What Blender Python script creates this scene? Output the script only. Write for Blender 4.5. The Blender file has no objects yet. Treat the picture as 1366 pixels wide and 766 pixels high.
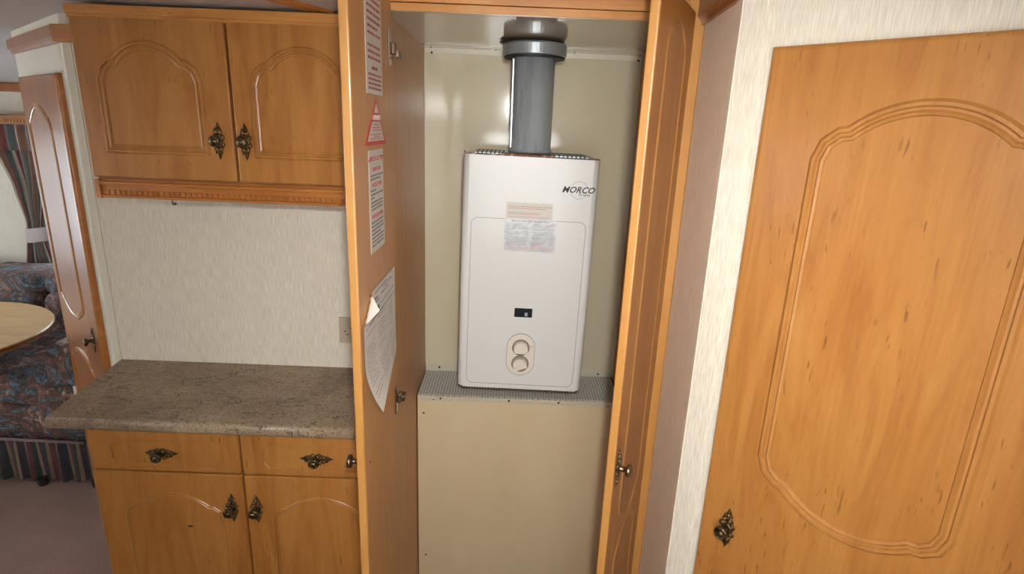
import bpy, bmesh, math, random
from mathutils import Vector, Matrix
R = math.radians
random.seed(7)
S = bpy.context.scene
COL = S.collection

# ------------------------------------------------------------------ camera
CAM = Vector((0.2757, -1.21, 1.592))
PITCH, YAW, ROLL, FPX = R(15.9125), R(0.2864), R(2.2648), 759.14
fw = Vector((math.sin(YAW) * math.cos(PITCH), math.cos(YAW) * math.cos(PITCH), -math.sin(PITCH)))
r0 = Vector((math.cos(YAW), -math.sin(YAW), 0)); u0 = r0.cross(fw)
rr = math.cos(ROLL) * r0 + math.sin(ROLL) * u0
uu = math.cos(ROLL) * u0 - math.sin(ROLL) * r0
cd = bpy.data.cameras.new('camera'); cam = bpy.data.objects.new('camera', cd); COL.objects.link(cam)
m = Matrix((rr, uu, -fw)).transposed().to_4x4(); m.translation = CAM
cam.matrix_world = m
cd.sensor_width = 36; cd.lens = FPX / 1366 * 36; cd.clip_start = .02
S.camera = cam

# ------------------------------------------------------------------ world, lights, exposure
W = bpy.data.worlds.new('daylight'); S.world = W; W.use_nodes = True
W.node_tree.nodes['Background'].inputs[0].default_value = (.78, .88, 1, 1)
W.node_tree.nodes['Background'].inputs[1].default_value = 1.2


def area(name, loc, target, sx, sy, power, color):
    l = bpy.data.lights.new(name, 'AREA'); l.shape = 'RECTANGLE'; l.size = sx; l.size_y = sy
    l.energy = power; l.color = color
    o = bpy.data.objects.new(name, l); COL.objects.link(o); o.location = loc
    o.rotation_euler = (Vector(target) - Vector(loc)).to_track_quat('-Z', 'Y').to_euler()
    return o


area('daylight_kitchen_window', (.33, -1.66, 1.24), (.33, 0, 1.20), .56, .62, 20, (.98, 1, 1))
area('added_front_window_light', (-2.75, -1.66, 1.28), (-1.8, 0, 1.1), 1.0, .58, 40, (.95, .98, 1))  # added unseen window light, brightens the lounge and the rose wall
area('daylight_end_window', (-3.5, 0.9, 1.05), (0, 0.9, 1.0), 1.1, .8, 34, (.80, .90, 1))
area('daylight_lounge_window', (-1.85, 1.98, 1.15), (-1.85, 0, .9), .75, .66, 16, (.80, .90, 1))
l = bpy.data.lights.new('camera_flash', 'SPOT'); l.shadow_soft_size = .02; l.energy = 59; l.color = (.99, 1, .985)
l.spot_size = R(101); l.spot_blend = 1
fo = bpy.data.objects.new('camera_flash', l); COL.objects.link(fo); fo.location = CAM + Vector((.03, -.03, .10))
fo.rotation_euler = (Vector((.44, .4, .88)) - fo.location).to_track_quat('-Z', 'Y').to_euler()

area('added_glint_light', (-.13, -1.485, 1.655), (.1, .5, 1.6), .035, .05, .8, (1, .96, .9))  # small added light for the back panel glint; no lamp stands there

S.view_settings.view_transform = 'Standard'; S.view_settings.look = 'None'
S.view_settings.exposure = -.18; S.view_settings.gamma = 1; S.view_settings.use_curve_mapping = False


# ------------------------------------------------------------------ materials
def srgb(r, g, b):
    f = lambda c: (c / 255 / 12.92) if c / 255 <= .04045 else ((c / 255 + .055) / 1.055) ** 2.4
    return (f(r), f(g), f(b), 1)


def mat(name, col=(.5, .5, .5, 1), rough=.5, metal=0, coat=0, emit=None, es=1):
    m = bpy.data.materials.new(name); m.use_nodes = True
    b = m.node_tree.nodes['Principled BSDF']
    b.inputs['Base Color'].default_value = col; b.inputs['Roughness'].default_value = rough
    b.inputs['Metallic'].default_value = metal; b.inputs['Coat Weight'].default_value = coat
    b.inputs['Coat Roughness'].default_value = .12
    if emit: b.inputs['Emission Color'].default_value = emit; b.inputs['Emission Strength'].default_value = es
    return m


class NT:
    def __init__(s, m): s.t = m.node_tree; s.n = s.t.nodes; s.b = s.n['Principled BSDF']
    def add(s, typ, **k):
        n = s.n.new(typ)
        for a, v in k.items():
            if a in n.inputs: n.inputs[a].default_value = v
            else: setattr(n, a, v)
        return n
    def link(s, a, b): s.t.links.new(a, b)
    def coords(s, scale, rot=(0, 0, 0), src='Object'):
        c = s.add('ShaderNodeTexCoord'); mp = s.add('ShaderNodeMapping')
        mp.inputs['Scale'].default_value = scale; mp.inputs['Rotation'].default_value = rot
        s.link(c.outputs[src], mp.inputs[0])
        return mp.outputs[0]
    def noise(s, vec, scale, detail=4, rough=.55, dist=0):
        n = s.add('ShaderNodeTexNoise'); n.inputs['Scale'].default_value = scale
        n.inputs['Detail'].default_value = detail; n.inputs['Roughness'].default_value = rough
        n.inputs['Distortion'].default_value = dist
        s.link(vec, n.inputs['Vector']); return n.outputs['Fac']
    def ramp(s, fac, stops, interp='LINEAR'):
        n = s.add('ShaderNodeValToRGB'); n.color_ramp.interpolation = interp
        e = n.color_ramp.elements
        while len(e) < len(stops): e.new(.5)
        for i, (p, c) in enumerate(stops): e[i].position = p; e[i].color = c
        s.link(fac, n.inputs[0]); return n.outputs[0]
    def mix(s, fac, a, b, mode='MIX'):
        n = s.add('ShaderNodeMix', data_type='RGBA', blend_type=mode)
        for sock, v in ((n.inputs[0], fac), (n.inputs[6], a), (n.inputs[7], b)):
            if hasattr(v, 'links') or hasattr(v, 'is_output'): s.link(v, sock)
            else: sock.default_value = v
        return n.outputs[2]
    def bump(s, fac, strength, dist=.002):
        n = s.add('ShaderNodeBump'); n.inputs['Strength'].default_value = strength; n.inputs['Distance'].default_value = dist
        s.link(fac, n.inputs['Height']); s.link(n.outputs[0], s.b.inputs['Normal'])


def wood(name, dark, mid, light, rough=.36, horiz=False, flecks=True, coat=.04, contrast=1.0, spec=.5):
    m = mat(name, mid, rough, coat=coat); t = NT(m)
    t.b.inputs['Specular IOR Level'].default_value = spec
    k = (.14, 1, 1) if horiz else (1, 1, .14)
    v = t.coords(k)
    n1 = t.noise(v, 16, 5, .62, 1.6)
    base = t.ramp(n1, [(.26, dark), (.52, mid), (.76, light)])
    k2 = (.02, 1, 1) if horiz else (1, 1, .02)
    v2 = t.coords(k2)
    n2 = t.noise(v2, 260, 3, .6)
    g = t.ramp(n2, [(.3, (.86, .85, .84, 1)), (.7, (1.07, 1.07, 1.07, 1))])
    c = t.mix(.55 * contrast, base, g, 'MULTIPLY')
    if flecks:
        v3 = t.coords((.13, 1, 1) if horiz else (1, 1, .13))
        n3 = t.noise(v3, 240, 1, .5)
        f = t.ramp(n3, [(.665, (0, 0, 0, 1)), (.72, (1, 1, 1, 1))])
        n4 = t.noise(t.coords((1, 1, .5)), 14, 2)
        f4 = t.ramp(n4, [(.50, (0, 0, 0, 1)), (.60, (1, 1, 1, 1))])
        ff = t.mix(1, f, f4, 'MULTIPLY')
        c = t.mix(t.mix(1, ff, (.6, .6, .6, 1), 'MULTIPLY'), c, tuple(x * .35 for x in dark[:3]) + (1,))
    t.link(c, t.b.inputs['Base Color'])
    t.bump(n2, .05, .001)
    return m


M = {}
M['wood'] = wood('honey_wood_foil', srgb(150, 92, 39), srgb(168, 112, 54), srgb(179, 125, 65), spec=.35)
M['wood_h'] = wood('honey_wood_foil_crossways', srgb(168, 108, 48), srgb(192, 130, 66), srgb(206, 148, 82), horiz=True)
M['wood_trim'] = wood('orange_wood_trim', srgb(158, 92, 36), srgb(172, 106, 44), srgb(186, 122, 56), horiz=True, flecks=False)
M['wood_in'] = wood('plain_beech_lining', srgb(184, 124, 64), srgb(194, 134, 72), srgb(202, 144, 82), flecks=False, rough=.4)
M['wood_mould'] = wood('moulded_wood', srgb(150, 96, 44), srgb(168, 113, 56), srgb(180, 127, 68), rough=.28, flecks=False, coat=.12, spec=.45)
M['wood_mould_matt'] = wood('satin_moulded_wood', srgb(150, 96, 44), srgb(168, 113, 56), srgb(180, 127, 68), rough=.5, flecks=False, coat=0, spec=.3)
M['wood_edge'] = wood('smooth_orange_edging', srgb(176, 122, 62), srgb(184, 130, 68), srgb(192, 138, 76), flecks=False, contrast=.3)
M['wood_red'] = wood('reddish_wood_foil', srgb(138, 84, 44), srgb(152, 96, 52), srgb(164, 108, 62), rough=.30, flecks=False, coat=.08, spec=.38)
M['wood_table'] = wood('pale_oak_top', srgb(186, 146, 96), srgb(204, 166, 114), srgb(216, 180, 130), horiz=True, flecks=False)

def wallpaper(name, a, b, bumpy=.22, scale=520):
    m = mat(name, a, .75); t = NT(m)
    n = t.noise(t.coords((1, 1, .05)), scale, 2, .55)
    c = t.ramp(n, [(.36, b), (.62, a)])
    n2 = t.noise(t.coords((1, 1, .2)), 30, 2)
    c = t.mix(.5, c, t.ramp(n2, [(.3, (.93, .92, .90, 1)), (.7, (1, 1, 1, 1))]), 'MULTIPLY')
    t.link(c, t.b.inputs['Base Color']); t.bump(n, bumpy, .0015); return m

M['paper'] = wallpaper('ribbed_cream_wallpaper', srgb(226, 217, 200), srgb(206, 195, 176))
M['paper_plain'] = wallpaper('smooth_cream_board', srgb(222, 214, 196), srgb(212, 203, 184), .15)
M['paper_pink'] = wallpaper('ribbed_rose_wallpaper', srgb(250, 238, 220), srgb(232, 218, 198))

m = M['cream'] = mat('glossy_cream_lining', srgb(214, 204, 174), .09, coat=.3); t = NT(m)
n = t.noise(t.coords((1, 1, .5)), 3, 3); t.link(t.ramp(n, [(.3, srgb(208, 197, 166)), (.7, srgb(218, 208, 180))]), t.b.inputs['Base Color'])
n = t.noise(t.coords((1, 1, .15)), 2.2, 1); t.bump(n, .10, .02)
m = M['cream_ceiling'] = mat('glossy_cream_cupboard_top', srgb(206, 194, 164), .07, 0, coat=.35)
m.node_tree.nodes['Principled BSDF'].inputs['Specular IOR Level'].default_value = .6
m = M['cream_low'] = mat('satin_cream_panel', srgb(212, 196, 160), .38); t = NT(m)
n = t.noise(t.coords((1, 1, .6)), 5, 4); t.link(t.ramp(n, [(.3, srgb(218, 198, 158)), (.7, srgb(226, 208, 170))]), t.b.inputs['Base Color'])
M['white_trim'] = mat('white_plastic_trim', srgb(226, 218, 196), .25)
m = M['enamel'] = mat('white_enamel', srgb(222, 221, 216), .36, coat=.12)
M['panel_line'] = mat('grey_joint_line', srgb(132, 128, 120), .6)
M['ink'] = mat('dark_ink', srgb(70, 66, 64), .6)
M['ink_soft'] = mat('faded_ink', srgb(122, 118, 114), .7)
M['ink_red'] = mat('red_ink', srgb(166, 84, 80), .6)
M['ink_pink'] = mat('faded_red_ink', srgb(196, 128, 122), .7)
M['ink_navy'] = mat('navy_ink', srgb(58, 58, 92), .6)
M['paper_white'] = mat('white_paper', srgb(222, 216, 206), .7)
M['sticker'] = mat('white_vinyl_sticker', srgb(214, 204, 190), .5)
M['label_cream'] = mat('cream_label', srgb(214, 208, 197), .5)
m = M['label_silver'] = mat('silver_label', srgb(168, 167, 166), .38, .2); t = NT(m)
n = t.noise(t.coords((1, 1, 2.2), (0, .5, 0)), 26, 3, .6, 1.5); t.link(t.ramp(n, [(.35, srgb(156, 156, 156)), (.66, srgb(190, 189, 188))]), t.b.inputs['Base Color'])
M['red'] = mat('red_vinyl', srgb(206, 62, 50), .5)
M['knob_cream'] = mat('cream_control_plastic', srgb(226, 216, 200), .4)
M['dark_glass'] = mat('dark_sight_glass', srgb(24, 34, 40), .12, coat=.6)
m = M['rust'] = mat('rusty_tin', srgb(120, 76, 52), .8); t = NT(m)
n = t.noise(t.coords((1, 1, 1)), 60, 4, .7); t.link(t.ramp(n, [(.38, srgb(176, 168, 158)), (.5, srgb(128, 84, 62)), (.62, srgb(78, 48, 36))]), t.b.inputs['Base Color'])
m = M['zinc'] = mat('galvanised_steel', srgb(140, 145, 147), .28, .0); t = NT(m)
n = t.noise(t.coords((1, 1, .10)), 26, 4, .6); t.link(t.ramp(n, [(.3, srgb(132, 137, 139)), (.7, srgb(164, 168, 170))]), t.b.inputs['Base Color'])
t.link(t.ramp(n, [(.3, (.2, .2, .2, 1)), (.8, (.42, .42, .42, 1))]), t.b.inputs['Roughness'])
M['zinc_light'] = mat('pale_galvanised_collar', srgb(160, 166, 168), .35, .5)
M['black'] = mat('black_rubber', srgb(28, 26, 26), .6)
m = M['brass'] = mat('antique_brass', srgb(92, 76, 50), .38, .85); t = NT(m)
n = t.noise(t.coords((1, 1, 1)), 220, 3, .6); t.link(t.ramp(n, [(.35, srgb(50, 38, 26)), (.68, srgb(128, 108, 76))]), t.b.inputs['Base Color'])
M['pewter'] = mat('worn_bronze', srgb(122, 98, 78), .30, .9)
M['nickel'] = mat('nickel_plate', srgb(188, 182, 172), .22, 1)
M['bronze_hinge'] = mat('brown_hinge_arm', srgb(112, 92, 74), .35, .8)
M['screw'] = mat('dark_screw', srgb(64, 50, 40), .5, .6)
M['mesh'] = mat('galvanised_mesh', srgb(222, 218, 208), .4, .15)
M['mesh_under'] = mat('dark_sheet_under_mesh', srgb(74, 68, 60), .6, .0)  # dark sheet behind the strands, so the mesh gaps look dark
M['socket'] = mat('beige_socket_plastic', srgb(176, 158, 136), .45)
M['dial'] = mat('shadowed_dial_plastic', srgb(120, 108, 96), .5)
M['hole'] = mat('dark_hole', srgb(40, 28, 22), .8)

m = M['stone'] = mat('brown_stone_laminate', srgb(128, 112, 94), .42); t = NT(m)
v = t.coords((1, 1, 1))
n1 = t.noise(v, 5, 6, .65, .8); n2 = t.noise(t.coords((1, 2.6, 1), (0, 0, .5)), 34, 6, .8, 1.0); n3 = t.noise(v, 190, 3, .6)
c = t.ramp(n1, [(.32, srgb(128, 106, 84)), (.5, srgb(151, 129, 104)), (.68, srgb(167, 146, 121))])
c = t.mix(.75, c, t.ramp(n2, [(.37, (.30, .28, .26, 1)), (.46, (.92, .92, .92, 1)), (.7, (1.12, 1.12, 1.1, 1))]), 'MULTIPLY')
c = t.mix(.8, c, t.ramp(n3, [(.36, (.40, .38, .36, 1)), (.46, (.95, .95, .95, 1)), (.64, (1.18, 1.18, 1.14, 1))]), 'MULTIPLY')
n5 = t.noise(t.coords((1, 2, 1), (0, 0, .45)), 9, 5, .8, 1.4)
c = t.mix(t.ramp(n5, [(.54, (0, 0, 0, 1)), (.62, (.95, .95, .95, 1))]), c, t.mix(t.ramp(n3, [(.45, (0, 0, 0, 1)), (.55, (1, 1, 1, 1))]), srgb(58, 46, 38), c))
t.link(c, t.b.inputs['Base Color']); t.bump(n3, .12, .0008)

m = M['carpet'] = mat('dusty_rose_carpet', srgb(146, 114, 106), .95); t = NT(m)
n1 = t.noise(t.coords((1, 1, 1)), 320, 3, .7); n2 = t.noise(t.coords((1, 1, 1)), 4, 3)
c = t.ramp(n1, [(.32, srgb(126, 97, 86)), (.66, srgb(182, 150, 136))])
c = t.mix(.5, c, t.ramp(n2, [(.35, (.82, .80, .82, 1)), (.65, (1.08, 1.08, 1.08, 1))]), 'MULTIPLY')
t.link(c, t.b.inputs['Base Color']); t.bump(n1, .8, .004)

m = M['ceiling'] = mat('pale_ceiling_board', srgb(206, 200, 196), .7); t = NT(m)
n = t.noise(t.coords((1, 1, 1)), 60, 3); t.link(t.ramp(n, [(.3, srgb(200, 194, 190)), (.7, srgb(211, 205, 201))]), t.b.inputs['Base Color'])

m = M['floral'] = mat('dark_floral_upholstery', srgb(80, 70, 70), .85); t = NT(m)
v = t.coords((1, 1, 1)); n1 = t.noise(v, 8, 4, .6, 1.8); n2 = t.noise(t.coords((1, 1, 1), (.5, .8, .2)), 11, 4, .65, 2.2); n3 = t.noise(v, 30, 3, .6, 1)
c = t.ramp(n1, [(.30, srgb(30, 38, 52)), (.41, srgb(112, 132, 144)), (.48, srgb(50, 42, 42)), (.58, srgb(150, 108, 98)), (.68, srgb(190, 168, 148))])
d = t.ramp(n2, [(.30, srgb(26, 26, 30)), (.44, srgb(120, 80, 72)), (.54, srgb(60, 62, 50)), (.66, srgb(90, 118, 138))])
c = t.mix(t.ramp(n3, [(.42, (0, 0, 0, 1)), (.58, (1, 1, 1, 1))]), c, d)
t.link(c, t.b.inputs['Base Color']); t.bump(n3, .3, .003)

def stripes(name, stops, k, src='Object', spin=0):
    m = mat(name, (.5, .5, .5, 1), .85); t = NT(m)
    w = t.add('ShaderNodeTexCoord'); sx = t.add('ShaderNodeSeparateXYZ'); t.link(w.outputs['UV'], sx.inputs[0])
    mu = t.add('ShaderNodeMath', operation='MULTIPLY'); mu.inputs[1].default_value = k; t.link(sx.outputs[0], mu.inputs[0])
    fr = t.add('ShaderNodeMath', operation='FRACT'); t.link(mu.outputs[0], fr.inputs[0])
    c = t.ramp(fr.outputs[0], stops, 'CONSTANT')
    n = t.noise(t.coords((1, 1, 1)), 30, 3, .6, 1)
    c = t.mix(.6, c, t.ramp(n, [(.3, (.7, .7, .72, 1)), (.7, (1.1, 1.1, 1.1, 1))]), 'MULTIPLY')
    t.link(c, t.b.inputs['Base Color']); return m

M['curtain'] = stripes('striped_curtain_cloth', [(0, srgb(122, 124, 118)), (.16, srgb(198, 186, 172)), (.24, srgb(134, 80, 74)), (.40, srgb(96, 104, 104)), (.56, srgb(206, 194, 180)), (.64, srgb(146, 108, 94)), (.80, srgb(126, 132, 128))], 7)
M['skirt'] = stripes('striped_skirt_cloth', [(0, srgb(46, 52, 58)), (.2, srgb(120, 100, 84)), (.32, srgb(92, 50, 48)), (.52, srgb(50, 62, 56)), (.68, srgb(134, 108, 92)), (.8, srgb(56, 44, 50))], 21)
M['tie'] = mat('pale_curtain_tie', srgb(178, 168, 164), .8)
M['glass'] = mat('window_glass', (1, 1, 1, 1), .02); M['glass'].node_tree.nodes['Principled BSDF'].inputs['Transmission Weight'].default_value = 1
M['piping'] = mat('mauve_piping', srgb(120, 100, 100), .7)


# ------------------------------------------------------------------ helpers
def link(name, bm, m, parent=None, smooth=False, **props):
    me = bpy.data.meshes.new(name)
    bmesh.ops.recalc_face_normals(bm, faces=bm.faces[:]) if props.pop('recalc', True) else None
    bm.to_mesh(me); bm.free()
    for mm in (m if isinstance(m, list) else [m]): me.materials.append(mm)
    if smooth:
        for p in me.polygons: p.use_smooth = True
    o = bpy.data.objects.new(name, me); COL.objects.link(o)
    if parent: o.parent = parent
    for k, v in props.items(): o[k] = v
    return o


def thing(name, label, cat, loc=(0, 0, 0), rz=0, group=None, kind=None):
    o = bpy.data.objects.new(name, None); COL.objects.link(o); o.empty_display_size = .05
    o.location = loc; o.rotation_euler = (0, 0, rz)
    if label: o['label'] = label
    if cat: o['category'] = cat
    if group: o['group'] = group
    if kind: o['kind'] = kind
    return o


def box(bm, x0, x1, y0, y1, z0, z1, bev=0, seg=2):
    vs = [bm.verts.new((x, y, z)) for x in (x0, x1) for y in (y0, y1) for z in (z0, z1)]
    fs = []
    for idx in ((0, 1, 3, 2), (4, 6, 7, 5), (0, 4, 5, 1), (2, 3, 7, 6), (0, 2, 6, 4), (1, 5, 7, 3)):
        fs.append(bm.faces.new([vs[i] for i in idx]))
    if bev:
        es = list({e for f in fs for e in f.edges})
        bmesh.ops.bevel(bm, geom=es, offset=bev, segments=seg, affect='EDGES', profile=.5)
    return bm


def B(x0, x1, y0, y1, z0, z1, bev=0, seg=2):
    return box(bmesh.new(), x0, x1, y0, y1, z0, z1, bev, seg)


def lathe(bm, prof, c=(0, 0, 0), axis='Y', n=24, cap=True):
    """prof: [(radius, along)]"""
    rings = []
    for r, h in prof:
        ring = []
        for i in range(n):
            a = 2 * math.pi * i / n; p, q = r * math.cos(a), r * math.sin(a)
            v = {'Y': (p, h, q), 'Z': (p, q, h), 'X': (h, p, q)}[axis]
            ring.append(bm.verts.new((v[0] + c[0], v[1] + c[1], v[2] + c[2])))
        rings.append(ring)
    for a, b in zip(rings, rings[1:]):
        for i in range(n): bm.faces.new((a[i], a[(i + 1) % n], b[(i + 1) % n], b[i]))
    if cap:
        bm.faces.new(rings[0]); bm.faces.new(rings[-1])
    return bm


def torus(bm, c, R1, r1, sx=1, sz=1, n=16, k=6, rot=0):
    """flat ring lying in XZ"""
    rings = []
    for i in range(n):
        a = 2 * math.pi * i / n; ring = []
        for j in range(k):
            b = 2 * math.pi * j / k; rad = R1 + r1 * math.cos(b)
            x, z = rad * math.cos(a) * sx, rad * math.sin(a) * sz
            x, z = x * math.cos(rot) - z * math.sin(rot), x * math.sin(rot) + z * math.cos(rot)
            ring.append(bm.verts.new((c[0] + x, c[1] + r1 * math.sin(b), c[2] + z)))
        rings.append(ring)
    for i in range(n):
        for j in range(k):
            bm.faces.new((rings[i][j], rings[(i + 1) % n][j], rings[(i + 1) % n][(j + 1) % k], rings[i][(j + 1) % k]))
    return bm


def tube(bm, pts, r, k=8, cap=True):
    rings = []
    pts = [Vector(p) for p in pts]
    for i, p in enumerate(pts):
        d = (pts[min(i + 1, len(pts) - 1)] - pts[max(i - 1, 0)]).normalized()
        a = d.cross(Vector((0, 0, 1)));
        if a.length < .01: a = d.cross(Vector((0, 1, 0)))
        a.normalize(); b = d.cross(a)
        rings.append([bm.verts.new(p + r * (math.cos(2 * math.pi * j / k) * a + math.sin(2 * math.pi * j / k) * b)) for j in range(k)])
    for x, y in zip(rings, rings[1:]):
        for j in range(k): bm.faces.new((x[j], x[(j + 1) % k], y[(j + 1) % k], y[j]))
    if cap: bm.faces.new(rings[0]); bm.faces.new(rings[-1])
    return bm


def sweep_outline(pts, y, prof, closed=True):
    """moulding: pts outline in XZ (counter-clockwise), prof [(outward offset, height towards -y)]"""
    bm = bmesh.new(); n = len(pts)
    P = [Vector((p[0], p[1])) for p in pts]; rings = []
    nor = []
    for i in range(n):
        a, b, c = P[i - 1], P[i], P[(i + 1) % n]
        d1 = (b - a).normalized(); d2 = (c - b).normalized()
        n1 = Vector((d1.y, -d1.x)); n2 = Vector((d2.y, -d2.x))
        s = n1 + n2
        nor.append(s / max(s.dot(n1), .35) if s.length > 1e-6 else n1)
    for off, h in prof:
        rings.append([bm.verts.new((P[i].x + nor[i].x * off, y - h, P[i].y + nor[i].y * off)) for i in range(n)])
    for a, b in zip(rings, rings[1:]):
        for i in range(n): bm.faces.new((a[i], a[(i + 1) % n], b[(i + 1) % n], b[i]))
    return bm


def arch_outline(x0, x1, z0, z1, rise_top, sh, rise_bot=0, n=14):
    """cathedral outline ccw seen from -y (x right, z up). sh = shoulder size. z0/z1: extreme arch centres"""
    pts = []
    def arch(sgn, zc, rise, right_to_left):
        zs = zc - sgn * rise            # side level
        zk = zs + sgn * sh * .95        # shoulder level
        L = []
        L.append((x1, zs))
        L.append((x1 - sh * .22, zs + sgn * sh * .62)); L.append((x1 - sh * .62, zk)); L.append((x1 - sh * 1.05, zk + sgn * sh * .06))
        xa, xb = x1 - sh * 1.05, x0 + sh * 1.05
        za = zk + sgn * sh * .06
        c = (xa + xb) / 2; hw = (xa - xb) / 2; hh = abs(zc - za)
        rad = (hw * hw + hh * hh) / (2 * hh); a0 = math.asin(min(1, hw / rad))
        for i in range(1, n):
            a = a0 - 2 * a0 * i / n
            L.append((c + rad * math.sin(a), zc - sgn * (rad - rad * math.cos(a))))
        L += [(xb, za), (x0 + sh * .62, zk), (x0 + sh * .22, zs + sgn * sh * .62), (x0, zs)]
        return L if right_to_left else L[::-1]
    pts += arch(1, z1, rise_top, True)
    if rise_bot: pts += arch(-1, z0, rise_bot, False)
    else: pts += [(x0, z0), (x1, z0)]
    return pts


PROF = [(0, 0), (.0015, .0022), (.005, .0034), (.0075, .0012), (.0105, .0010), (.0125, .0036), (.0165, .0036), (.0195, .0012), (.021, 0)]
def prof(k, h=1): return [(a * k, b * h) for a, b in PROF]


def escutcheon_bm(cx, y, cz, horiz=False, k=1.0):
    """pierced filigree plate, 83 mm long, standing on plane y, facing -y"""
    bm = bmesh.new(); yy = -.0022
    lathe(bm, [(.0105, .0), (.0105, -.003), (.008, -.0045)], (0, 0, 0), 'Y', 18)
    for s in (-1, 1):
        for q in (-1, 1):
            torus(bm, (q * .0095, yy, s * .0078), .0044, .0017, 1, 1.0)
            torus(bm, (q * .0052, yy, s * .0185), .0040, .0016, .9, 1.2, rot=q * s * .5)
            lathe(bm, [(.002, 0), (.0022, -.003), (.0008, -.0045)], (q * .0062, 0, s * .0262), 'Y', 8)
        lathe(bm, [(.0028, 0), (.0028, -.004), (.001, -.0055)], (0, 0, s * .0225), 'Y', 10)
        # pointed leaf tip
        v = [bm.verts.new((x, yv, s * z)) for x, yv, z in ((-.0055, 0, .028), (.0055, 0, .028), (.0035, 0, .034), (0, 0, .0415), (-.0035, 0, .034), (0, -.0045, .031))]
        for i in range(5): bm.faces.new((v[i], v[(i + 1) % 5], v[5]))
        bm.faces.new(v[:5][::-1])
        box(bm, -.0018, .0018, -.003, 0, min(s * .010, s * .030), max(s * .010, s * .030))
    for v in bm.verts:
        x, yv, z = v.co
        x, z = x * k, z * k
        if horiz: x, z = z, x
        v.co = (cx + x, y + yv, cz + z)
    return bm


def knob_bm(cx, y, cz, k=1.0):
    return lathe(bmesh.new(), [(.0075 * k, -.003), (.0055 * k, -.007), (.0045 * k, -.013), (.0060 * k, -.016), (.0115 * k, -.018), (.0128 * k, -.021), (.0120 * k, -.0245),
                               (.0095 * k, -.0262), (.0088 * k, -.0252), (.0050 * k, -.0256), (.0042 * k, -.0272), (.0015 * k, -.0282)], (cx, y, cz), 'Y', 24)


def handle(parent, cx, y, cz, horiz=False, m='brass'):
    link('escutcheon', escutcheon_bm(cx, y, cz, horiz), M[m], parent, True)
    link('knob', knob_bm(cx, y, cz), M[m], parent, True)


def text_mesh(name, body, size, origin, xdir, ydir, m, parent, shear=0, extrude=.0003, align='CENTER', xscale=1, bold=.004):
    cu = bpy.data.curves.new(name, 'FONT'); cu.body = body; cu.size = size; cu.extrude = extrude; cu.align_x = align; cu.shear = shear
    cu.resolution_u = 2; cu.offset = size * bold
    o = bpy.data.objects.new(name, cu); COL.objects.link(o)
    bpy.context.view_layer.update()
    me = bpy.data.meshes.new_from_object(o); COL.objects.unlink(o); bpy.data.objects.remove(o)
    x, yv = Vector(xdir) * xscale, Vector(ydir); z = Vector(xdir).cross(yv)
    mt = Matrix((x, yv, z)).transposed().to_4x4(); mt.translation = Vector(origin)
    me.transform(mt); me.materials.clear(); me.materials.append(m)
    r = bpy.data.objects.new(name, me); COL.objects.link(r); r.parent = parent
    return r


def screws(parent, pts, r=.0035, axis='Y', sgn=-1):
    for p in pts:
        link('screw', lathe(bmesh.new(), [(r, 0), (r, sgn * .0012), (r * .5, sgn * .0022)], p, axis, 10), M['screw'], parent)


def rough_body_lines(parent, name, rows, m, place, seed=1):
    """printed text too small to read: rows = [(u0,u1,v,height)], broken into word-length dashes"""
    rnd = random.Random(seed); bm = bmesh.new()
    for u0, u1, v, h in rows:
        u = u0
        while u < u1:
            w = min(rnd.uniform(.6, 2.2) * h * 2.2, u1 - u)
            c = [place(a, b, d) for a, b, d in ((u, v, 0), (u + w, v, 0), (u + w, v + h, 0), (u, v + h, 0), (u, v, .0003), (u + w, v, .0003), (u + w, v + h, .0003), (u, v + h, .0003))]
            vs = [bm.verts.new(p) for p in c]
            for f in ((0, 1, 2, 3), (4, 5, 6, 7), (0, 1, 5, 4), (1, 2, 6, 5), (2, 3, 7, 6), (3, 0, 4, 7)): bm.faces.new([vs[i] for i in f])
            u += w + h * .8
    return link(name, bm, m, parent, kind='stuff')


# ------------------------------------------------------------------ room shell
C_R = Vector((.620, -.2475, 0)); D_R = Vector((.661, -.75, 0)); TH_R = -R(48.6)      # right angled wall
C_L = Vector((-.851, .300, 0)); TH_L = -R(41.4)                                       # left angled wall
st = dict(kind='structure')
link('floor', B(-3.45, 1.85, -1.6, 1.95, -.05, 0), M['carpet'], **st)
bm = bmesh.new()
box(bm, -3.45, 1.85, -1.6, .80, 1.84, 1.88)
box(bm, -3.45, -.021, -1.6, .80, 1.811, 1.84)
v = [bm.verts.new(p) for p in ((-3.45, .8, 1.811), (1.85, .8, 1.811), (1.85, 1.95, 1.69), (-3.45, 1.95, 1.69), (-3.45, .8, 1.88), (1.85, .8, 1.88), (1.85, 1.95, 1.88), (-3.45, 1.95, 1.88))]
for f in ((0, 1, 2, 3), (4, 5, 6, 7), (1, 2, 6, 5), (2, 3, 7, 6), (3, 0, 4, 7)): bm.faces.new([v[i] for i in f])
ceil = link('ceiling', bm, M['ceiling'], **st)
bm = bmesh.new()   # wooden strip across the ceiling above the wall cabinet
dx = Vector((-.45, -1, 0)).normalized(); px = Vector((dx.y, -dx.x, 0)); o0 = Vector((-.150, .104, 0))
q = [o0 - px * .018 - dx * .03, o0 + px * .018 - dx * .03, o0 + px * .018 + dx * 1.1, o0 - px * .018 + dx * 1.1]
v = [bm.verts.new((p.x, p.y, z)) for z in (1.8115, 1.805) for p in q]
for f in ((0, 1, 2, 3), (4, 5, 6, 7), (0, 1, 5, 4), (1, 2, 6, 5), (2, 3, 7, 6), (3, 0, 4, 7)): bm.faces.new([v[i] for i in f])
link('trim_1', bm, M['wood_trim'], label='wooden cover strip running across the ceiling', **st)

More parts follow.
